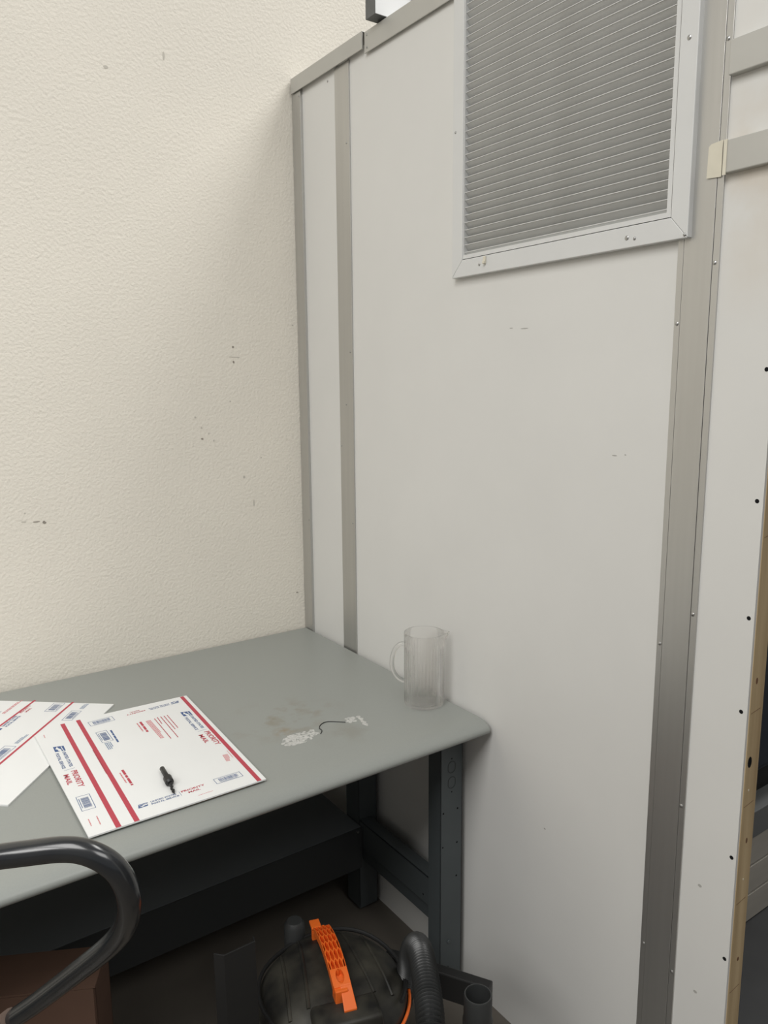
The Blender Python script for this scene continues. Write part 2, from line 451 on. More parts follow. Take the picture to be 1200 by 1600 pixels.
# ------------------------------------------------------------------ louvred air grille
GX = -0.0155
gy0, gy1, gz0, gz1 = -1.383, -0.766, 1.8265, 2.468
iy0, iy1, iz0, iz1 = -1.3490, -0.8015, 1.8640, 2.432
gr = thing('air_grille', 'white square louvred air grille screwed high on the white partition', 'vent', (0, -1.0745, gz0))
def fbar(pts):
    obj('frame_bar', MB().prism([(GX, y, z) for y, z in pts], (0.0135, 0, 0)), 'white_enamel', gr, bevel=0.0012)
e = 0.0002
fbar([(gy0 + e, gz0), (gy1 - e, gz0), (iy1 - e, iz0), (iy0 + e, iz0)])
fbar([(gy0 + e, gz1), (iy0 + e, iz1), (iy1 - e, iz1), (gy1 - e, gz1)])
fbar([(gy0, gz0 + e), (iy0, iz0 + e), (iy0, iz1 - e), (gy0, gz1 - e)])
fbar([(gy1, gz0 + e), (gy1, gz1 - e), (iy1, iz1 - e), (iy1, iz0 + e)])
w = 0.0085; g = 0.0018
ry0, ry1, rz0, rz1 = iy0 + g, iy1 - 0.0004, iz0 + g, iz1 - g
obj('inner_rim', MB().box(GX + 0.002, 0.004, ry0, ry1, rz0, rz0 + w).box(GX + 0.002, 0.004, ry0, ry1, rz1 - w, rz1)
    .box(GX + 0.002, 0.004, ry0, ry0 + w, rz0 + w, rz1 - w).box(GX + 0.002, 0.004, ry1 - 0.0022, ry1, rz0 + w, rz1 - w), 'white_enamel', gr)
sl = None
zi = 1.8815
while zi < rz1 - w + 0.003:
    org = (0, -1.0745, zi)
    if sl is None:
        ya, yb = ry0 + w, ry1 - 0.0022
        mb = MB().prism([(-0.0105, ya, zi), (-0.0105, ya, zi - 0.0014), (-0.0095, ya, zi - 0.0016), (0.0085, ya, zi - 0.0205), (0.0100, ya, zi - 0.0195), (-0.0085, ya, zi)], (0, yb - ya, 0))
        sl = obj('slat', mb, 'slat', gr, org=org)
    else:
        clone(sl, gr, org)
    zi += 0.01623
for (y, z, r) in ((-0.7755, 2.1447, .0028), (-1.3665, 2.1431, .0042), (-0.8609, 1.847, .0032), (-1.259, 1.8442, .0045), (-1.2759, 1.8406, .003), (-1.3777, 1.8316, .003)):
    screw(y, z, GX, r, parent=gr)
obj('clip', MB().box(GX - 0.004, GX, -0.8835, -0.8765, 1.846, 1.862).box(GX - 0.007, GX - 0.004, -0.8830, -0.8770, 1.846, 1.852), 'tape', gr, bevel=0.001)

# ------------------------------------------------------------------ metal raceway lying over the top of the partition
rw = thing('metal_raceway', 'grey metal raceway with white side lying over the top of the partition', 'raceway', (0.25, -0.468, 2.4875))
RZ = 2.4895
obj('channel', MB().box(-0.035, 0.60, -0.4475, -0.4465, RZ, RZ + 0.058).box(-0.035, 0.60, -0.4875, -0.4475, RZ, RZ + 0.0012), 'galv', rw)
obj('side_cover', MB().box(-0.0348, 0.60, -0.4890, -0.4876, RZ + 0.001, RZ + 0.058), 'white_paint', rw)
obj('end_cap', MB().box(-0.0362, -0.0352, -0.4885, -0.4468, RZ, RZ + 0.050).box(-0.0395, -0.0352, -0.4885, -0.4468, RZ + 0.050, RZ + 0.052), 'galv', rw)
obj('lid', MB().box(-0.035, 0.60, -0.490, -0.4455, RZ + 0.058, RZ + 0.0595), 'galv', rw)
obj('support_foot', MB().box(0.0, 0.05, -0.4875, -0.4475, 2.4832, RZ), 'galv', rw)

# ------------------------------------------------------------------ crate and cabinet seen through the doorway
cr = thing('slatted_crate', 'weathered grey slatted crate on the dark floor through the doorway', 'crate', (0.95, -0.92, 0))
cb = MB().box(0.30, 1.60, -1.14, -1.116, 0, 0.0855)
bd = None
for k in range(3):
    zc = 0.004 + 0.0925 * k
    if bd is None:
        bd = obj('board', MB().box(0.30, 1.60, -1.14, -1.116, zc, zc + 0.0855), 'grey_slat', cr, org=(0.95, -0.92, zc), bevel=0.001)
    else:
        clone(bd, cr, (0.95, -0.92, zc))
obj('beam', MB().box(0.30, 1.60, -1.146, -0.70, 0.281, 0.364), 'grey_beam', cr, bevel=0.002)
for x in (0.34, 1.5):
    obj('post', MB().box(x, x + 0.06, -1.114, -0.72, 0, 0.281), 'grey_slat', cr)
nc = thing('equipment_cabinet', 'dark navy metal cabinet standing on the slatted crate inside the doorway', 'cabinet', (0.95, -0.9, 0.3645))
obj('plinth', MB().box(0.34, 1.56, -1.085, -0.72, 0.3645, 0.4705), 'black', nc)
obj('body', MB().box(0.31, 1.59, -1.125, -0.71, 0.4705, 1.72), 'navy', nc, bevel=0.004)
obj('door', MB().box(0.33, 0.945, -1.133, -1.1255, 0.490, 1.70), 'navy', nc, bevel=0.002)
obj('door', MB().box(0.955, 1.57, -1.133, -1.1255, 0.490, 1.70), 'navy', nc, bevel=0.002)

# ------------------------------------------------------------------ workbench
wb = thing('workbench', 'grey laminate workbench with rounded front edge on dark steel legs', 'workbench', (-0.95, -0.46, 0))
prof = [(-0.004, ZT), (-0.004, ZT - 0.032)]
top = [(-0.006, ZT - 0.032), (-0.006, ZT - 0.002), (-0.008, ZT)]
for k in range(0, 11):
    a = math.pi / 2 * k / 10
    top.append((-0.870 - 0.046 * math.sin(a), ZT - 0.021 * (1 - math.cos(a))))
for k in range(1, 6):
    a = math.pi / 2 * k / 5
    top.append((-0.904 - 0.012 * math.cos(a), ZT - 0.021 - 0.011 * math.sin(a)))
tt = MB().prism([(-1.84, y, z) for y, z in top], (1.828, 0, 0))
obj('tabletop', tt, 'table', wb, smooth=True, org=(0, 0, 0))
obj('end_cap', MB().prism([(-0.0119, y, z) for y, z in top], (0.0012, 0, 0)), 'table', wb, org=(0, 0, 0))
def leg(x0, x1, yf, yb, detail):
    lg = obj('leg', MB().box(x0, x1, yf, yf + 0.003, 0.012, ZT - 0.033).box(x0, x0 + 0.003, yf, yb, 0.012, ZT - 0.033).box(x1 - 0.003, x1, yf, yb, 0.012, ZT - 0.033)
             .box(x0, x1, yf, yb, 0.010, 0.014), 'steel', wb, bevel=0.0012)
    obj('levelling_foot', MB().lathe([(0.0001, 0.0), (0.018, 0.0), (0.018, 0.006), (0.006, 0.008), (0.006, 0.012), (0.0001, 0.012)], ((x0 + x1) / 2, (yf + yb) / 2), 14), 'black', lg, smooth=True)
    if detail:
        for (x, z) in ((-0.052, 0.6322), (-0.0516, 0.5904)):
            pts = []
            for k in range(16):
                a = 2 * math.pi * k / 16
                px = max(-0.0125, min(0.0125, 0.0145 * math.cos(a)))
                pts.append((x + px, yf - 0.0005, z + 0.0165 * math.sin(a)))
            mb = MB()
            n = len(pts)
            inner = [(x + (p[0] - x) * 0.86, p[1], z + (p[2] - z) * 0.86) for p in pts]
            for k in range(n):
                k2 = (k + 1) % n
                mb.prism([pts[k], pts[k2], inner[k2], inner[k]], (0, 0.0004, 0))
            obj('outlet_knockout', mb, 'groove', lg)
        for (x, z, r, rz) in ((-0.052, 0.655, .0018, None), (-0.0516, 0.565, .0018, None), (-0.0318, 0.5133, .0026, None), (-0.0783, 0.5136, .0026, None), (-0.0329, 0.4187, .0026, None),
                              (-0.0797, 0.4204, .0022, None), (-0.0341, 0.3246, .0026, None), (-0.060, 0.0654, .0022, .008)):
            obj('bolt_hole', MB().disc((x, yf - 0.0002, z), (0, -1, 0), r, 0.0003, 8, rz), 'dark_hole', lg)
        obj('bolt', MB().disc((-0.0585, yf, 0.1441), (0, -1, 0), 0.005, 0.003, 8), 'steel', lg, bevel=0.0005)
    return lg
leg(-0.087, -0.016, -0.822, -0.772, True)
leg(-0.080, -0.016, -0.432, -0.362, False)
leg(-1.77, -1.70, -0.822, -0.772, False)
leg(-1.77, -1.70, -0.432, -0.362, False)
for x0, x1 in ((-0.080, -0.040), (-1.745, -1.705)):
    # side stretcher: a channel with a lip along its foot
    st = obj('side_stretcher', MB().box(x0, x0 + 0.003, -0.770, -0.434, 0.222, 0.304).box(x0, x1, -0.770, -0.434, 0.301, 0.304).box(x0 + 0.010, x1, -0.770, -0.434, 0.174, 0.222), 'steel', wb, bevel=0.0008)
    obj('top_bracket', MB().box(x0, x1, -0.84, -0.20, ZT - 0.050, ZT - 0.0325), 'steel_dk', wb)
obj('bolt_hole', MB().disc((-0.0802, -0.742, 0.243), (-1, 0, 0), 0.0026, 0.0003, 8), 'dark_hole', st)
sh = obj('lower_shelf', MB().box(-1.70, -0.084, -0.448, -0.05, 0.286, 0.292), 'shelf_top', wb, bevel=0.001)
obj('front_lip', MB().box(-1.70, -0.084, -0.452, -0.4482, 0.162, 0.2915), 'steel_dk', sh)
obj('rivet', MB().disc((-0.098, -0.4525, 0.282), (0, -1, 0), 0.004, 0.002, 8), 'screw', sh)

# residue and thread on the table top
def torn(name, outline, nsp, label, seed):
    random.seed(seed)
    mb = MB()
    xs = [p[0] for p in outline]; ys = [p[1] for p in outline]
    def inside(x, y):
        c = False
        for i in range(len(outline)):
            x1, y1 = outline[i]; x2, y2 = outline[i - 1]
            if (y1 > y) != (y2 > y) and x < (x2 - x1) * (y - y1) / (y2 - y1) + x1:
                c = not c
        return c
    k = 0
    while k < nsp:
        x = random.uniform(min(xs), max(xs)); y = random.uniform(min(ys), max(ys))
        if not inside(x, y):
            continue
        k += 1
        r = random.uniform(0.0018, 0.0060); n = 7
        h = 0.0001 + 0.0001 * random.random()
        mb.prism([(x + r * random.uniform(.5, 1.2) * math.cos(2 * math.pi * i / n), y + r * random.uniform(.4, 1.0) * math.sin(2 * math.pi * i / n), ZT + 0.00005) for i in range(n)], (0, 0, h))
    return tag(obj(name, mb, 'residue', org=(xs[0], ys[0], ZT)), label, 'paper scrap', 'torn label scraps on the bench')
torn('paper_residue', [(-0.4734, -0.7114), (-0.4595, -0.7408), (-0.4231, -0.7439), (-0.3745, -0.7188), (-0.3758, -0.6970), (-0.4411, -0.6910)], 210, 'larger strip of torn white label paper stuck to the grey table', 3)
torn('paper_residue', [(-0.2802, -0.6880), (-0.2610, -0.6929), (-0.2668, -0.7180), (-0.2931, -0.7141)], 42, 'small patch of torn white label paper at the thread end on the table', 4)
torn('paper_residue', [(-0.2507, -0.6943), (-0.2457, -0.6973), (-0.2580, -0.7550), (-0.2640, -0.7520)], 40, 'thin white torn paper sliver nearest the clear pitcher on the table', 5)
random.seed(11)
tag(obj('thread', MB().tube([(x, y, ZT + 0.0011) for x, y in ((-0.3742, -0.7272), (-0.3632, -0.7145), (-0.3612, -0.6991), (-0.3499, -0.6859), (-0.3339, -0.6801), (-0.3195, -0.6861), (-0.2937, -0.7093))], 0.0010, 6, sub=6), 'black', smooth=True, org=(-0.36, -0.70, ZT)),
    'short curled black thread lying between scraps of torn paper on the table', 'thread')

# ------------------------------------------------------------------ flattened mailing cartons with print
_txt = {}
def text_geo(s):
    if s in _txt:
        return _txt[s]
    cu = bpy.data.curves.new('lettering', 'FONT')
    cu.body = s; cu.size = 1.0; cu.resolution_u = 2; cu.offset = 0.028
    o = bpy.data.objects.new('lettering', cu)
    COL.objects.link(o)
    bpy.context.view_layer.update()
    me = o.evaluated_get(bpy.context.evaluated_depsgraph_get()).to_mesh()
    vs = [(v.co.x, v.co.y) for v in me.vertices]
    fs = [tuple(p.vertices) for p in me.polygons]
    o.evaluated_get(bpy.context.evaluated_depsgraph_get()).to_mesh_clear()
    bpy.data.objects.remove(o, do_unlink=True)
    bpy.data.curves.remove(cu)
    x0 = min(v[0] for v in vs); x1 = max(v[0] for v in vs); y0 = min(v[1] for v in vs); y1 = max(v[1] for v in vs)
    _txt[s] = ([((v[0] - x0) / (x1 - x0), (v[1] - y0) / (y1 - y0)) for v in vs], fs)
    return _txt[s]

class Print:
    """flat ink on a card: everything is laid out in the card's own frame"""
    def __init__(self, card, z):
        self.card = card; self.z = z
    def put(self, name, mb, m):
        return obj(name, mb, m, self.card)
    def frame(self, p, q):
        a = Vector((p[0], p[1], 0)); b = Vector((q[0], q[1], 0))
        d = (b - a); L = d.length; d.normalize()
        return a, d, Vector((-d.y, d.x, 0)), L
    def text(self, s, p, q, h, m):
        """baseline from p to q, letter height h"""
        a, d, u, L = self.frame(p, q)
        vs, fs = text_geo(s)
        mb = MB()
        mb.v = [tuple(a + d * (x * L) + u * (y * h) + Vector((0, 0, self.z))) for x, y in vs]
        mb.f = list(fs)
        return self.put('lettering', mb, m)
    def quad(self, mb, a, d, u, x0, x1, y0, y1, dz=0):
        z = Vector((0, 0, self.z + dz))
        n = len(mb.v)
        mb.v += [tuple(a + d * x + u * y + z) for x, y in ((x0, y0), (x1, y0), (x1, y1), (x0, y1))]
        mb.f.append((n, n + 1, n + 2, n + 3))
    def stripe(self, p, q, w, m='red_ink', name='red_stripe'):
        a, d, u, L = self.frame(p, q)
        mb = MB(); self.quad(mb, a, d, u, 0, L, -w / 2, w / 2)
        return self.put(name, mb, m)
    def micro(self, p, q, h, m, rows=1):
        """a line of print too small to read: broken dashes of varying word length"""
        a, d, u, L = self.frame(p, q)
        mb = MB()
        rh = h / rows
        for r in range(rows):
            x = 0.0
            end = L * (1.0 if r < rows - 1 else random.uniform(0.6, 1.0))
            while x < end:
                wl = min(random.uniform(1.2, 4.0) * rh * 0.8, end - x)
                self.quad(mb, a, d, u, x, x + wl, -h / 2 + r * rh + rh * 0.18, -h / 2 + (r + 1) * rh - rh * 0.18)
                x += wl + rh * 0.35
        return self.put('small_print', mb, m)
    def barcode(self, p, q, h, m='blue_ink', frame=True, nb=22):
        a, d, u, L = self.frame(p, q)
        mb = MB()
        t = 0.0011
        if frame:
            for r in ((0, L, 0, t), (0, L, h - t, h), (0, t, t, h - t), (L - t, L, t, h - t)):
                self.quad(mb, a, d, u, *r)
        x = L * 0.16
        while x < L * 0.86:
            wv = random.choice((0.0007, 0.0011, 0.0017))
            self.quad(mb, a, d, u, x, min(x + wv, L * 0.86), h * 0.26, h * 0.82)
            x += wv + random.choice((0.0007, 0.0009, 0.0013))
        self.quad(mb, a, d, u, L * 0.16, L * 0.80, h * 0.12, h * 0.17)
        return self.put('barcode', mb, m)
    def eagle(self, p, q, h):
        a, d, u, L = self.frame(p, q)
        z = Vector((0, 0, self.z))
        def poly(mb, pts, dz=0):
            n = len(mb.v)
            mb.v += [tuple(a + d * (x * L) + u * (y * h) + z + Vector((0, 0, dz))) for x, y in pts]
            mb.f.append(tuple(range(n, n + len(pts))))
        mb = MB(); wh = MB()
        # slanted blue field with a white eagle head sweeping to the right
        poly(mb, [(0.0, 0.0), (0.84, 0.0), (1.0, 1.0), (0.16, 1.0)])
        poly(wh, [(0.10, 0.34), (0.40, 0.44), (0.66, 0.64), (0.97, 0.62), (0.95, 0.50), (0.80, 0.34), (0.56, 0.30), (0.42, 0.12), (0.30, 0.24)], 0.0001)
        poly(wh, [(0.17, 0.78), (0.60, 0.80), (0.99, 0.86), (0.99, 0.80), (0.60, 0.72), (0.16, 0.71)], 0.0001)
        lg = self.put('eagle_logo', mb, 'blue_ink')
        obj('eagle_head', wh, 'card', lg)
        return lg

# carton that lies under the other one
LC = thing('mailing_carton', 'white flattened mailing carton, the one at the left tucked under the other', 'carton', (-0.95, -0.33, ZT), 'mailing cartons on the bench')
c0 = Vector((-0.7218, -0.2741, 0)); e1 = Vector((-0.6442, -0.7648, 0)); e2 = Vector((-0.7648, 0.6442, 0))
rect = [c0, c0 + e1 * 0.478, c0 + e1 * 0.478 + e2 * 0.36, c0 + e2 * 0.36]
obj('sheet', MB().prism([(p.x, p.y, ZT + 0.0003) for p in rect], (0, 0, 0.0036)), 'card', LC)
pl = Print(LC, ZT + 0.0041)
d1 = -e1
pl.stripe((-0.8816 - 0.02 * 0, -0.1278), (-1.045, -0.3126), 0.006)
pl.stripe((-0.8035, -0.1985), (-1.105, -0.556), 0.006)
pl.eagle((-0.9950, -0.2790), (-0.9770, -0.2580), 0.016)
pl.text('UNITED STATES', (-0.9760, -0.2520), (-0.9370, -0.2055), 0.0065, 'blue_ink')
pl.text('POSTAL SERVICE', (-0.9690, -0.2580), (-0.9300, -0.2115), 0.0065, 'blue_ink')
pl.text('PRIORITY', (-0.9260, -0.1935), (-0.8960, -0.1580), 0.0070, 'red_ink')
pl.text('MAIL', (-0.9140, -0.1950), (-0.8980, -0.1760), 0.0060, 'red_ink')
pl.micro((-0.9640, -0.1695), (-0.9104, -0.1060), 0.009, 'pink_ink', 2)
pl.micro((-0.995, -0.185), (-0.965, -0.150), 0.004, 'pale_blue_ink', 1)
pl.barcode((-0.8545, -0.2352), (-0.8226, -0.1958), 0.030)
pl.barcode((-0.8340, -0.3126), (-0.8000, -0.2691), 0.026)
pl.micro((-0.7980, -0.2560), (-0.7780, -0.2320), 0.012, 'pale_blue_ink', 3)
pl.barcode((-1.0200, -0.4400), (-0.9700, -0.3810), 0.028)
pl.micro((-0.9680, -0.3650), (-0.9380, -0.3300), 0.010, 'pale_blue_ink', 3)

# carton on top, printed side up, with brown inner layer
RC = thing('mailing_carton', 'white flattened mailing carton, the nearer full one with the drill bit on it', 'carton', (-0.75, -0.59, ZT), 'mailing cartons on the bench')
ca = [(-0.9310, -0.8520), (-0.5775, -0.8520), (-0.5540, -0.3400), (-0.8584, -0.3255), (-0.9265, -0.3551)]
obj('sheet', MB().prism([(x, y, ZT + 0.0050) for x, y in ca], (0, 0, 0.0030)), 'card', RC)
obj('inner_layer', MB().prism([(-0.800, -0.846, ZT + 0.0003), (-0.588, -0.846, ZT + 0.0003), (-0.566, -0.50, ZT + 0.0003), (-0.790, -0.50, ZT + 0.0003)], (0, 0, 0.0046)), 'kraft', RC)
pr = Print(RC, ZT + 0.0082)
pr.stripe((-0.8592, -0.3290), (-0.8772, -0.8516), 0.0098)
pr.stripe((-0.8234, -0.3290), (-0.8434, -0.8516), 0.0098)
pr.stripe((-0.5671, -0.3410), (-0.5921, -0.8516), 0.0095)
def brand(x, y, dx=-0.0035):
    """logo, name and PRIORITY MAIL running towards the front edge; x is the left side of the block"""
    pr.eagle((x + 0.001, y), (x - 0.0005, y - 0.033), 0.0215)
    pr.text('UNITED STATES', (x + 0.0125, y - 0.036), (x + 0.0100, y - 0.117), 0.0070, 'blue_ink')
    pr.text('POSTAL SERVICE', (x - 0.0020, y - 0.037), (x - 0.0050, y - 0.118), 0.0070, 'blue_ink')
    pr.stripe((x - 0.004, y - 0.128), (x + 0.018, y - 0.127), 0.0008, 'blue_ink', 'divider_line')
    pr.text('PRIORITY', (x + 0.0070, y - 0.138), (x + 0.0040, y - 0.217), 0.0125, 'red_ink')
    pr.text('MAIL', (x - 0.0100, y - 0.147), (x - 0.0120, y - 0.195), 0.0105, 'red_ink')
brand(-0.9060, -0.4435)
brand(-0.6060, -0.4330)
pr.barcode((-0.9167, -0.6966), (-0.9194, -0.7569), 0.0262)
pr.micro((-0.9163, -0.7913), (-0.9179, -0.8289), 0.003, 'pink_ink')
pr.micro((-0.9006, -0.7894), (-0.9026, -0.8272), 0.003, 'pink_ink')
pr.micro((-0.9085, -0.365), (-0.9095, -0.385), 0.0025, 'pink_ink')
pr.micro((-0.8354, -0.5107), (-0.8409, -0.6560), 0.0028, 'pink_ink')
pr.barcode((-0.8069, -0.3836), (-0.7492, -0.3819), 0.0270)
pr.barcode((-0.8074, -0.4251), (-0.8084, -0.4883), 0.0250)
pr.micro((-0.7985, -0.493), (-0.7995, -0.53), 0.015, 'pale_blue_ink', 4)
pr.micro((-0.7742, -0.4326), (-0.7782, -0.5180), 0.0065, 'blue_ink')
pr.micro((-0.7032, -0.4286), (-0.7073, -0.5342), 0.0085, 'red_ink')
pr.micro((-0.7120, -0.4320), (-0.7142, -0.4976), 0.0045, 'pink_ink')
pr.micro((-0.6858, -0.4325), (-0.6870, -0.5449), 0.0125, 'pink_ink', 4)
for a, b in (((-0.6690, -0.4310), (-0.6735, -0.5660)), ((-0.6610, -0.4275), (-0.6655, -0.4950)), ((-0.6530, -0.4286), (-0.6590, -0.5984)), ((-0.6450, -0.4296), (-0.6500, -0.5665)), ((-0.6370, -0.4297), (-0.6408, -0.5275))):
    pr.micro(a, b, 0.0034, 'red_ink')
pr.micro((-0.8085, -0.6399), (-0.8110, -0.7439), 0.0080, 'red_ink')
pr.micro((-0.8165, -0.650), (-0.8180, -0.725), 0.0040, 'pink_ink')
pr.micro((-0.6040, -0.7040), (-0.6085, -0.7372), 0.0120, 'pink_ink', 4)
pr.micro((-0.5930, -0.690), (-0.5955, -0.735), 0.0020, 'pink_ink')
pr.barcode((-0.6685, -0.8130), (-0.6107, -0.8140), 0.0225)
pr.eagle((-0.8280, -0.8105), (-0.8060, -0.8105), 0.0130)
pr.text('UNITED STATES', (-0.8010, -0.8035), (-0.7500, -0.8035), 0.0058, 'blue_ink')
pr.text('POSTAL SERVICE', (-0.8020, -0.8125), (-0.7470, -0.8125), 0.0058, 'blue_ink')
pr.stripe((-0.7430, -0.8140), (-0.7425, -0.7960), 0.0007, 'blue_ink', 'divider_line')
pr.text('PRIORITY', (-0.7390, -0.8030), (-0.6900, -0.8030), 0.0070, 'red_ink')
pr.text('MAIL', (-0.7280, -0.8130), (-0.7030, -0.8130), 0.0062, 'red_ink')
pr.micro((-0.7161, -0.8325), (-0.6795, -0.8321), 0.0022, 'pink_ink')
pr.eagle((-0.5830, -0.3600), (-0.6060, -0.3605), 0.0130)
pr.text('UNITED STATES', (-0.6100, -0.3690), (-0.6600, -0.3705), 0.0050, 'blue_ink')
pr.text('POSTAL SERVICE', (-0.6100, -0.3620), (-0.6620, -0.3635), 0.0050, 'blue_ink')
pr.text('PRIORITY', (-0.6720, -0.3660), (-0.7190, -0.3680), 0.0060, 'red_ink')
pr.text('MAIL', (-0.6840, -0.3580), (-0.7080, -0.3590), 0.0050, 'red_ink')

# drill bit lying on the carton
ZD = ZT + 0.0083
db = thing('drill_bit', 'small black drill bit with round collar lying on the white carton', 'drill bit', (-0.748, -0.74, ZD))
a0 = Vector((-0.7415, -0.695, ZD + 0.0062)); a1 = Vector((-0.7470, -0.742, ZD + 0.0085)); a2 = Vector((-0.7500, -0.768, ZD + 0.0080)); a3 = Vector((-0.7530, -0.796, ZD + 0.0030))
obj('shank', MB().tube([a0, a0.lerp(a1, 0.03), a0.lerp(a1, 0.85), a1], [0.0046, 0.0055, 0.0055, 0.0035], 8), 'drill', db, smooth=True)
obj('collar', MB().tube([a1, a1.lerp(a2, 0.12), a1.lerp(a2, 0.85), a2], [0.0040, 0.0090, 0.0088, 0.0050], 12), 'drill', db, smooth=True)
dd = (a3 - a2)
obj('flute', MB().tube([a2 + dd * (k / 14) + Vector((0.0016 * math.cos(k * 1.1), 0, 0.0010 * math.sin(k * 1.1))) for k in range(15)], 0.0026, 6), 'drill', db, smooth=True)
obj('point', MB().tube([a3, a3 + dd.normalized() * 0.005 - Vector((0, 0, 0.0006))], [0.0025, 0.0005], 6), 'drill', db)

# ------------------------------------------------------------------ clear ribbed pitcher
JX, JY, JR, JH = -0.0690, -0.7300, 0.0510, 0.1900
jg = thing('pitcher', 'clear ribbed plastic pitcher standing at the right end of the table', 'pitcher', (JX, JY, ZT))
SPA = math.atan2(-0.574, 0.819)
def jmod(r, z, a):
    if r < 0.01:
        return r
    zz = z - ZT
    outer = r > JR - 0.0012
    if outer and 0.006 < zz < 0.158:
        r -= 0.0017 * (0.5 - 0.5 * math.cos(a * 36))
    da = (a - SPA + math.pi) % (2 * math.pi) - math.pi
    if zz > 0.150:
        r += 0.0150 * math.exp(-(da / 0.21) ** 2) * ((zz - 0.150) / 0.04) ** 1.6
    return r
outer = [(0.0001, 0.0006), (JR - 0.006, 0.0006), (JR - 0.0018, 0.0020), (JR, 0.0060), (JR, 0.0100)]
outer += [(JR, 0.0100 + 0.012 * k) for k in range(1, 13)] + [(JR, 0.158), (JR, 0.164), (JR, 0.172), (JR, 0.180), (JR, 0.187), (JR - 0.0008, JH)]
inner = [(JR - 0.0030, JH - 0.0003), (JR - 0.0034, 0.187), (JR - 0.0034, 0.180), (JR - 0.0034, 0.172), (JR - 0.0034, 0.164), (JR - 0.0034, 0.150), (JR - 0.0034, 0.10), (JR - 0.0034, 0.05), (JR - 0.0036, 0.011), (JR - 0.008, 0.0075), (0.0001, 0.0070)]
mb = MB().lathe([(r, ZT + z) for r, z in outer + inner], (JX, JY), 352, jmod)
obj('body', mb, 'acrylic', jg, smooth=True)
hd = Vector((-0.819, 0.574, 0))
hp = [(JR - 0.0008, 0.160), (JR + 0.012, 0.157), (JR + 0.024, 0.142), (JR + 0.0305, 0.115), (JR + 0.0275, 0.088), (JR + 0.014, 0.068), (JR - 0.0008, 0.060)]
obj('handle', MB().tube([Vector((JX, JY, ZT + z)) + hd * r for r, z in hp], 0.0058, 12, sub=6), 'acrylic', jg, smooth=True)

# ------------------------------------------------------------------ shop vacuum in front of the bench
VC = Vector((-0.490, -0.955, 0))
vac = thing('shop_vacuum', 'black shop vacuum with orange honeycomb handle on the floor before the bench', 'vacuum cleaner', tuple(VC))
drum = obj('drum', MB().lathe([(0.0001, 0.045), (0.140, 0.045), (0.150, 0.06), (0.160, 0.20), (0.162, 0.285), (0.0001, 0.285)], (VC.x, VC.y), 40), 'dusty_black', vac, smooth=True)
obj('rim_trim', MB().tube([(VC.x + 0.1635 * math.cos(t), VC.y + 0.1635 * math.sin(t), 0.300) for t in [-1.75 + 0.06 * k for k in range(24)]], 0.0035, 8), 'orange', vac, smooth=True)
hdir = Vector((-0.297, -0.955, 0)).normalized(); hper = Vector((0.955, -0.297, 0))
HA = math.atan2(hdir.y, hdir.x)
def dome(r, z, a):
    # faceted shoulders: a broad raised band under the handle, flatter sides
    if r < 0.02:
        return r
    da = (a - HA + math.pi) % math.pi
    k = min(da, math.pi - da)
    return r * (1.0 + (0.012 if k < 0.55 else -0.012))
obj('motor_head', MB().lathe([(0.158, 0.2950), (0.160, 0.305), (0.1575, 0.318), (0.150, 0.330), (0.136, 0.347), (0.112, 0.361), (0.075, 0.370), (0.03, 0.373), (0.0001, 0.3735)], (VC.x, VC.y), 96, dome), 'dusty_black', vac, smooth=True)
def vp(s, t, z):
    return tuple(VC + hdir * s + hper * t + Vector((0, 0, z)))
obj('front_latch_hump', MB().prism([vp(0.085, -0.075, 0.30), vp(0.085, 0.075, 0.30), vp(0.085, 0.066, 0.372), vp(0.085, -0.066, 0.372)], hdir * 0.065), 'dusty_black', vac, bevel=0.008, smooth=True, seg=3)
DOME = [(0.158, 0.295), (0.1600, 0.305), (0.1575, 0.318), (0.150, 0.330), (0.136, 0.347), (0.112, 0.361), (0.075, 0.370), (0.03, 0.373), (0.0, 0.3735)]
def dome_z(s_, t_):
    r = math.hypot(s_, t_)
    for (r1, z1), (r0, z0) in zip(DOME[1:], DOME[2:]):
        if r0 <= r <= r1:
            return z0 + (z1 - z0) * (r - r0) / (r1 - r0)
    return 0.305
for t0, bow, s_a, s_b in ((0.058, 0.020, -0.135, 0.082), (0.098, 0.016, -0.095, 0.085), (-0.058, -0.020, -0.135, 0.082), (-0.100, -0.012, -0.085, 0.085)):
    pts = []
    for k in range(15):
        ss = s_a + (s_b - s_a) * k / 14
        tt_ = t0 - bow * (1 - math.cos(k / 14 * math.pi / 2)) * -1.0 * 0.5 - bow * 0.5 * (1 - k / 14)
        pts.append(Vector(vp(ss, tt_, dome_z(ss, tt_) - 0.0005)))
    obj('head_ridge', MB().tube(pts, 0.0042, 8), 'dusty_black', vac, smooth=True)
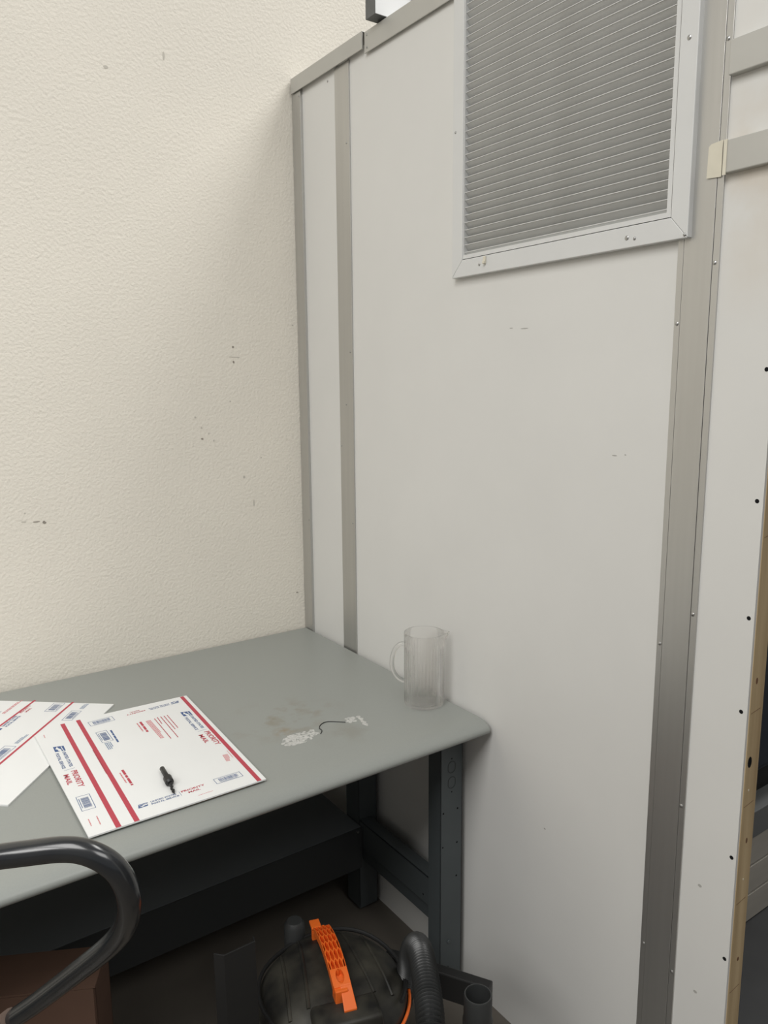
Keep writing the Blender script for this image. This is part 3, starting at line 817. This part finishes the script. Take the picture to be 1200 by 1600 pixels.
# power cord wound round the head
cord = [vp(0.155 * math.cos(t), 0.155 * math.sin(t), 0.336 + 0.006 * math.sin(3 * t)) for t in [0.9 + 0.14 * k for k in range(34)]]
obj('power_cord', MB().tube(cord, 0.0045, 8), 'black', vac, smooth=True)
obj('exhaust_port', MB().lathe([(0.0001, 0.372), (0.017, 0.372), (0.024, 0.362), (0.025, 0.300), (0.0001, 0.300)], (-0.486, -0.782), 20), 'grey_plastic', vac, smooth=True)
for k in range(4):
    a = math.pi / 4 + k * math.pi / 2
    c = VC + Vector((math.cos(a), math.sin(a), 0)) * 0.145
    cs = obj('caster', MB().tube([c + Vector((-0.010, 0, 0.022)), c + Vector((0.010, 0, 0.022))], 0.022, 16), 'black', vac, smooth=True)
    obj('caster_fork', MB().box(c.x - 0.014, c.x - 0.0105, c.y - 0.008, c.y + 0.008, 0.018, 0.060).box(c.x + 0.0105, c.x + 0.014, c.y - 0.008, c.y + 0.008, 0.018, 0.060).box(c.x - 0.014, c.x + 0.014, c.y - 0.010, c.y + 0.010, 0.045, 0.062), 'black', cs)

# orange handle: arched honeycomb grip with a tab at either end
def hz(s):
    return 0.418 - 2.3 * (s - 0.0) ** 2
grip_w = 0.0335
hw = grip_w / 2
S0, S1 = -0.100, 0.054
def hmap(s, t, h):
    return vp(s, t, hz(s) + h)
mbh = MB()
ncol = 4; cw = grip_w / ncol; rows = 6; chh = (S1 - S0) / (rows - 0.2)
wall_t = 0.0011
def ring(outer, inner, h0, h1):
    n = len(outer); b = len(mbh.v)
    for (s, t) in outer: mbh.v.append(hmap(s, t, h1))
    for (s, t) in inner: mbh.v.append(hmap(s, t, h1))
    for (s, t) in outer: mbh.v.append(hmap(s, t, h0))
    for (s, t) in inner: mbh.v.append(hmap(s, t, h0))
    for i in range(n):
        j = (i + 1) % n
        mbh.f.append((b + i, b + j, b + n + j, b + n + i))
        mbh.f.append((b + n + i, b + n + j, b + 3 * n + j, b + 3 * n + i))
        mbh.f.append((b + 2 * n + i, b + 3 * n + i, b + 3 * n + j, b + 2 * n + j))
        mbh.f.append((b + j, b + i, b + 2 * n + i, b + 2 * n + j))
for r in range(rows):
    sc = S0 + chh * (r + 0.5)
    off = 0.0 if r % 2 == 0 else cw / 2
    for c in range(ncol + (1 if r % 2 else 0)):
        tc = -hw + cw * (c + 0.5) - (off if r % 2 else 0)
        hexo = []
        for (ds, dt) in ((-0.66, 0.0), (-0.34, 0.5), (0.34, 0.5), (0.66, 0.0), (0.34, -0.5), (-0.34, -0.5)):
            hexo.append((sc + ds * chh, tc + dt * cw))
        hexi = [(sc + (s - sc) * 0.86, tc + (t - tc) * 0.76) for s, t in hexo]
        cl = lambda q: [(min(max(s, S0), S1 + 0.004), min(max(t, -hw + 0.0002), hw - 0.0002)) for s, t in q]
        ring(cl(hexo), cl(hexi), -0.012, 0.0)
obj('grip_honeycomb', mbh, 'orange', vac)
hd_parts = MB()
def strip(mb, s0, s1, t0, t1, h0, h1, n=12, z=hz):
    b = len(mb.v)
    for i in range(n + 1):
        s = s0 + (s1 - s0) * i / n
        for (t, h) in ((t0, h0), (t1, h0), (t1, h1), (t0, h1)):
            mb.v.append(vp(s, t, z(s) + h))
    for i in range(n):
        for k in range(4):
            k2 = (k + 1) % 4
            mb.f.append((b + i * 4 + k, b + i * 4 + k2, b + (i + 1) * 4 + k2, b + (i + 1) * 4 + k))
    mb.f.append((b + 3, b + 2, b + 1, b)); e = b + n * 4
    mb.f.append((e, e + 1, e + 2, e + 3))
strip(hd_parts, S0, 0.085, -hw - 0.0012, -hw, -0.016, 0.0006)
strip(hd_parts, S0, 0.085, hw, hw + 0.0012, -0.016, 0.0006)
strip(hd_parts, S0, S1 + 0.004, -hw, hw, -0.0140, -0.0122)
grip = obj('grip_frame', hd_parts, 'orange', vac)
# near end: plate with an oval hole, then the tab
mbp = MB()
def plate_ring():
    so, n = 0.070, 24
    b = len(mbp.v)
    for lvl in (0.0, -0.005):
        for k in range(n):
            a = 2 * math.pi * k / n
            s, t = math.cos(a), math.sin(a)
            q = max(abs(s), abs(t))
            mbp.v.append(vp(so + s / q * 0.0185, t / q * hw, hz(so + s / q * 0.0185) + lvl))
        for k in range(n):
            a = 2 * math.pi * k / n
            mbp.v.append(vp(so - 0.002 + 0.0150 * math.cos(a), 0.0082 * math.sin(a), hz(so - 0.002 + 0.0150 * math.cos(a)) + lvl))
    for k in range(n):
        k2 = (k + 1) % n
        mbp.f.append((b + k, b + k2, b + n + k2, b + n + k))
        mbp.f.append((b + 2 * n + k, b + 2 * n + k2, b + k2, b + k))
        mbp.f.append((b + n + k, b + n + k2, b + 3 * n + k2, b + 3 * n + k))
        mbp.f.append((b + 2 * n + k2, b + 2 * n + k, b + 3 * n + k, b + 3 * n + k2))
plate_ring()
strip(mbp, 0.044, 0.086, -hw, hw, -0.015, -0.012)
obj('grip_plate', mbp, 'orange', vac)
obj('front_tab', MB().prism([vp(0.084, -0.004, hz(0.084) + 0.001), vp(0.084, 0.0185, hz(0.084) + 0.001), vp(0.124, 0.0205, 0.376), vp(0.124, -0.0060, 0.376)], (0, 0, -0.005)), 'orange', vac, bevel=0.0016)
obj('front_post', MB().prism([vp(0.070, -hw, 0.368), vp(0.098, -hw, 0.368), vp(0.098, hw * 0.6, 0.368), vp(0.070, hw * 0.6, 0.368)], (0, 0, 0.030)), 'orange', vac, bevel=0.002)
obj('rear_tab', MB().prism([vp(-0.128, -0.0215, 0.394), vp(-0.128, 0.0010, 0.394), vp(-0.098, 0.0010, hz(-0.098)), vp(-0.098, -0.0215, hz(-0.098))], (0, 0, -0.006)), 'orange', vac, bevel=0.0018)
obj('rear_post', MB().prism([vp(-0.112, -0.0200, 0.346), vp(-0.100, -0.0200, 0.346), vp(-0.100, 0.010, 0.346), vp(-0.112, 0.010, 0.346)], (0, 0, 0.042)), 'orange', vac, bevel=0.0015)
# caddy arm that holds the wand
bd_ = Vector((0.511, -0.860, 0)); bn = Vector((0.860, 0.511, 0))
q0 = Vector((-0.331, -0.917, 0.236)); q1 = q0 + bd_ * 0.250
obj('tool_caddy', MB().prism([q0 - bn * 0.0, q1 - bn * 0.0, q1 + bn * 0.026, q0 + bn * 0.026], (0, 0, 0.064)), 'black', vac, bevel=0.003)

# corrugated hose
hpts = [(-0.352, -0.985, 0.215), (-0.335, -1.005, 0.285), (-0.346, -1.040, 0.385), (-0.3700, -1.0880, 0.4540), (-0.3960, -1.1380, 0.4850), (-0.4260, -1.1880, 0.4950), (-0.4580, -1.2400, 0.4950), (-0.4930, -1.2920, 0.4850), (-0.535, -1.345, 0.430), (-0.568, -1.385, 0.320), (-0.600, -1.420, 0.170), (-0.66, -1.46, 0.060), (-0.80, -1.53, 0.032)]
def resample(P, step):
    out = [P[0]]; acc = 0.0
    for i in range(1, len(P)):
        a, b = P[i - 1], P[i]
        L = (b - a).length
        while acc + L >= step:
            a = a.lerp(b, (step - acc) / L)
            out.append(a); L = (b - a).length; acc = 0.0
        acc += L
    return out
hfine = resample(catmull([Vector(p) for p in hpts], 60), 0.0075 / 6)
obj('hose', MB().tube(hfine, [0.0232 + 0.0028 * math.cos(k * 2 * math.pi / 6) for k in range(len(hfine))], 20), 'hose', vac, smooth=True)
obj('hose_cuff', MB().tube([(-0.375, -0.972, 0.185), (-0.352, -0.985, 0.215), (-0.343, -0.996, 0.250)], 0.0305, 18), 'grey_plastic', vac, smooth=True)

# wand standing on the floor
WX, WY, WH = -0.3390, -1.2433, 0.4390
wd = thing('vacuum_wand', 'open black plastic vacuum wand standing upright beside the ribbed hose', 'vacuum wand', (WX, WY, 0))
obj('tube', MB().lathe([(0.0300, 0.0), (0.0272, 0.36), (0.0272, WH - 0.003), (0.0260, WH), (0.0238, WH), (0.0232, WH - 0.004), (0.0232, 0.05), (0.0300, 0.0)], (WX, WY), 36), 'grey_plastic', wd, smooth=True)
obj('collar', MB().lathe([(0.0274, 0.372), (0.0290, 0.374), (0.0290, 0.384), (0.0274, 0.386), (0.0274, 0.372)], (WX, WY), 36), 'grey_plastic', wd, smooth=True)
obj('catch_button', MB().prism([(WX - 0.033, WY - 0.022, 0.33), (WX - 0.018, WY - 0.032, 0.33), (WX - 0.014, WY - 0.026, 0.33), (WX - 0.029, WY - 0.016, 0.33)], (0, 0, 0.055)), 'black', wd, bevel=0.003)

# upright channel leaning beside the vacuum
ch = MB()
def cp(x, y):
    return Vector((x, y, 0.0))
x0, x1, yy = -0.744, -0.681, -1.008
ch.prism([(x0 - 0.014, yy + 0.016, 0), (x0 - 0.012, yy + 0.017, 0), (x0 + 0.0015, yy + 0.003, 0), (x1 - 0.0015, yy + 0.003, 0), (x1 + 0.002, yy + 0.016, 0), (x1 + 0.0045, yy + 0.016, 0), (x1, yy, 0), (x0, yy, 0)], (-0.001, 0.008, 0.553))
tag(obj('plastic_channel', ch, 'black', org=(-0.70, -0.98, 0), bevel=0.0006), 'charcoal plastic channel standing upright left of the shop vacuum', 'channel')

# ------------------------------------------------------------------ cardboard box under the bench
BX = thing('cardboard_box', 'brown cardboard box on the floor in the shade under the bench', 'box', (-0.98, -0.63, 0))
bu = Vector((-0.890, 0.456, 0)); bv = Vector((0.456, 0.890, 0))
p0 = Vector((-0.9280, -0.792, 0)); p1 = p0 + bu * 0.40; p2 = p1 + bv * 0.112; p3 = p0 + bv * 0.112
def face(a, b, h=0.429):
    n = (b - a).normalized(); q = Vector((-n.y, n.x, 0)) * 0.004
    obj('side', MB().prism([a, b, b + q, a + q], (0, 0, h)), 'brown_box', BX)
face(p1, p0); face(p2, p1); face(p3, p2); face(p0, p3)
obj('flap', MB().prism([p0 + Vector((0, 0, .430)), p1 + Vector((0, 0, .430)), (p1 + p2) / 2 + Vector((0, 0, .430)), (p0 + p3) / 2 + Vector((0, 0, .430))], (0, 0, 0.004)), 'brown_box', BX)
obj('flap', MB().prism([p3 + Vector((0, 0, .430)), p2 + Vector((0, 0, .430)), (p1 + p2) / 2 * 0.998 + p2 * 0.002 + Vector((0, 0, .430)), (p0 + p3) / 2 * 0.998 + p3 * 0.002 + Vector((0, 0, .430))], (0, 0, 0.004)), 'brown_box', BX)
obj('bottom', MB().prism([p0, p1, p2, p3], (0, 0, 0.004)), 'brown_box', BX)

# ------------------------------------------------------------------ bent tube handle of a hand truck in the foreground
ht = thing('hand_truck', 'black bent tube handle of a hand truck before the bench', 'hand truck', (-1.3, -1.03, 0))
pa = [Vector(p) for p in ((-1.0607, -1.3497, 1.0747), (-1.0346, -1.3673, 1.0662), (-1.0145, -1.3762, 1.0432), (-1.0024, -1.3683, 1.0028), (-0.9990, -1.3384, 0.9493), (-1.0075, -1.2941, 0.8949), (-1.0377, -1.2207, 0.8179), (-1.0762, -1.1425, 0.7361), (-1.1121, -1.0761, 0.6667))]
side = Vector((-0.832, 0.549, -0.08))
topl = [(-1.500, -1.335, 1.030), (-1.420, -1.322, 1.046), (-1.330, -1.300, 1.052), (-1.240, -1.270, 1.056), (-1.1475, -1.2920, 1.0635), (-1.1023, -1.3222, 1.0707)]
topl[3] = (-1.2300, -1.2560, 1.0560)
low = [(-1.140, -1.035, 0.600), (-1.150, -1.030, 0.500), (-1.150, -1.030, 0.340), (-1.150, -1.030, 0.150)]
R_T = 0.0140
SH = Vector((-0.46, 0.0, 0.0))
obj('frame_tube', MB().tube([Vector(p) for p in topl[1:]] + pa + [Vector(p) for p in low], R_T, 18, sub=5), 'black_gloss', ht, smooth=True)
obj('frame_tube', MB().tube([Vector(topl[1]), Vector((-1.458, -1.345, 1.020)), Vector((-1.468, -1.345, 0.975))] + [p + SH for p in pa[5:]] + [Vector(p) + SH for p in low], R_T, 18, sub=5), 'black_gloss', ht, smooth=True)
fe = Vector(low[-1]); fe2 = fe + SH
ex = Vector((1, 0, 0))
obj('axle', MB().tube([fe + ex * 0.05 - Vector((0, 0, 0.05)), fe2 - ex * 0.05 - Vector((0, 0, 0.05))], 0.010, 12), 'screw', ht, smooth=True)
for c in (fe + ex * 0.06 - Vector((0, 0, 0.05)), fe2 - ex * 0.06 - Vector((0, 0, 0.05))):
    obj('wheel', MB().tube([c - ex * 0.022, c - ex * 0.018, c + ex * 0.018, c + ex * 0.022], [0.088, 0.0995, 0.0995, 0.088], 28), 'black', ht, smooth=True)
    obj('axle_bracket', MB().box(c.x - 0.03 * (1 if c.x < -1.3 else -1) - 0.01, c.x - 0.03 * (1 if c.x < -1.3 else -1) + 0.01, c.y - 0.012, c.y + 0.012, 0.09, 0.16), 'black', ht)
dv = (pa[-1] - pa[-2]).normalized()
bc = Vector((-1.1036, -1.1007, 0.6957)) + dv * 0.010
obj('tape_band', MB().tube([bc + dv * 0.000, bc + dv * 0.02], R_T + 0.0006, 18), 'brown_tape', ht, smooth=True)
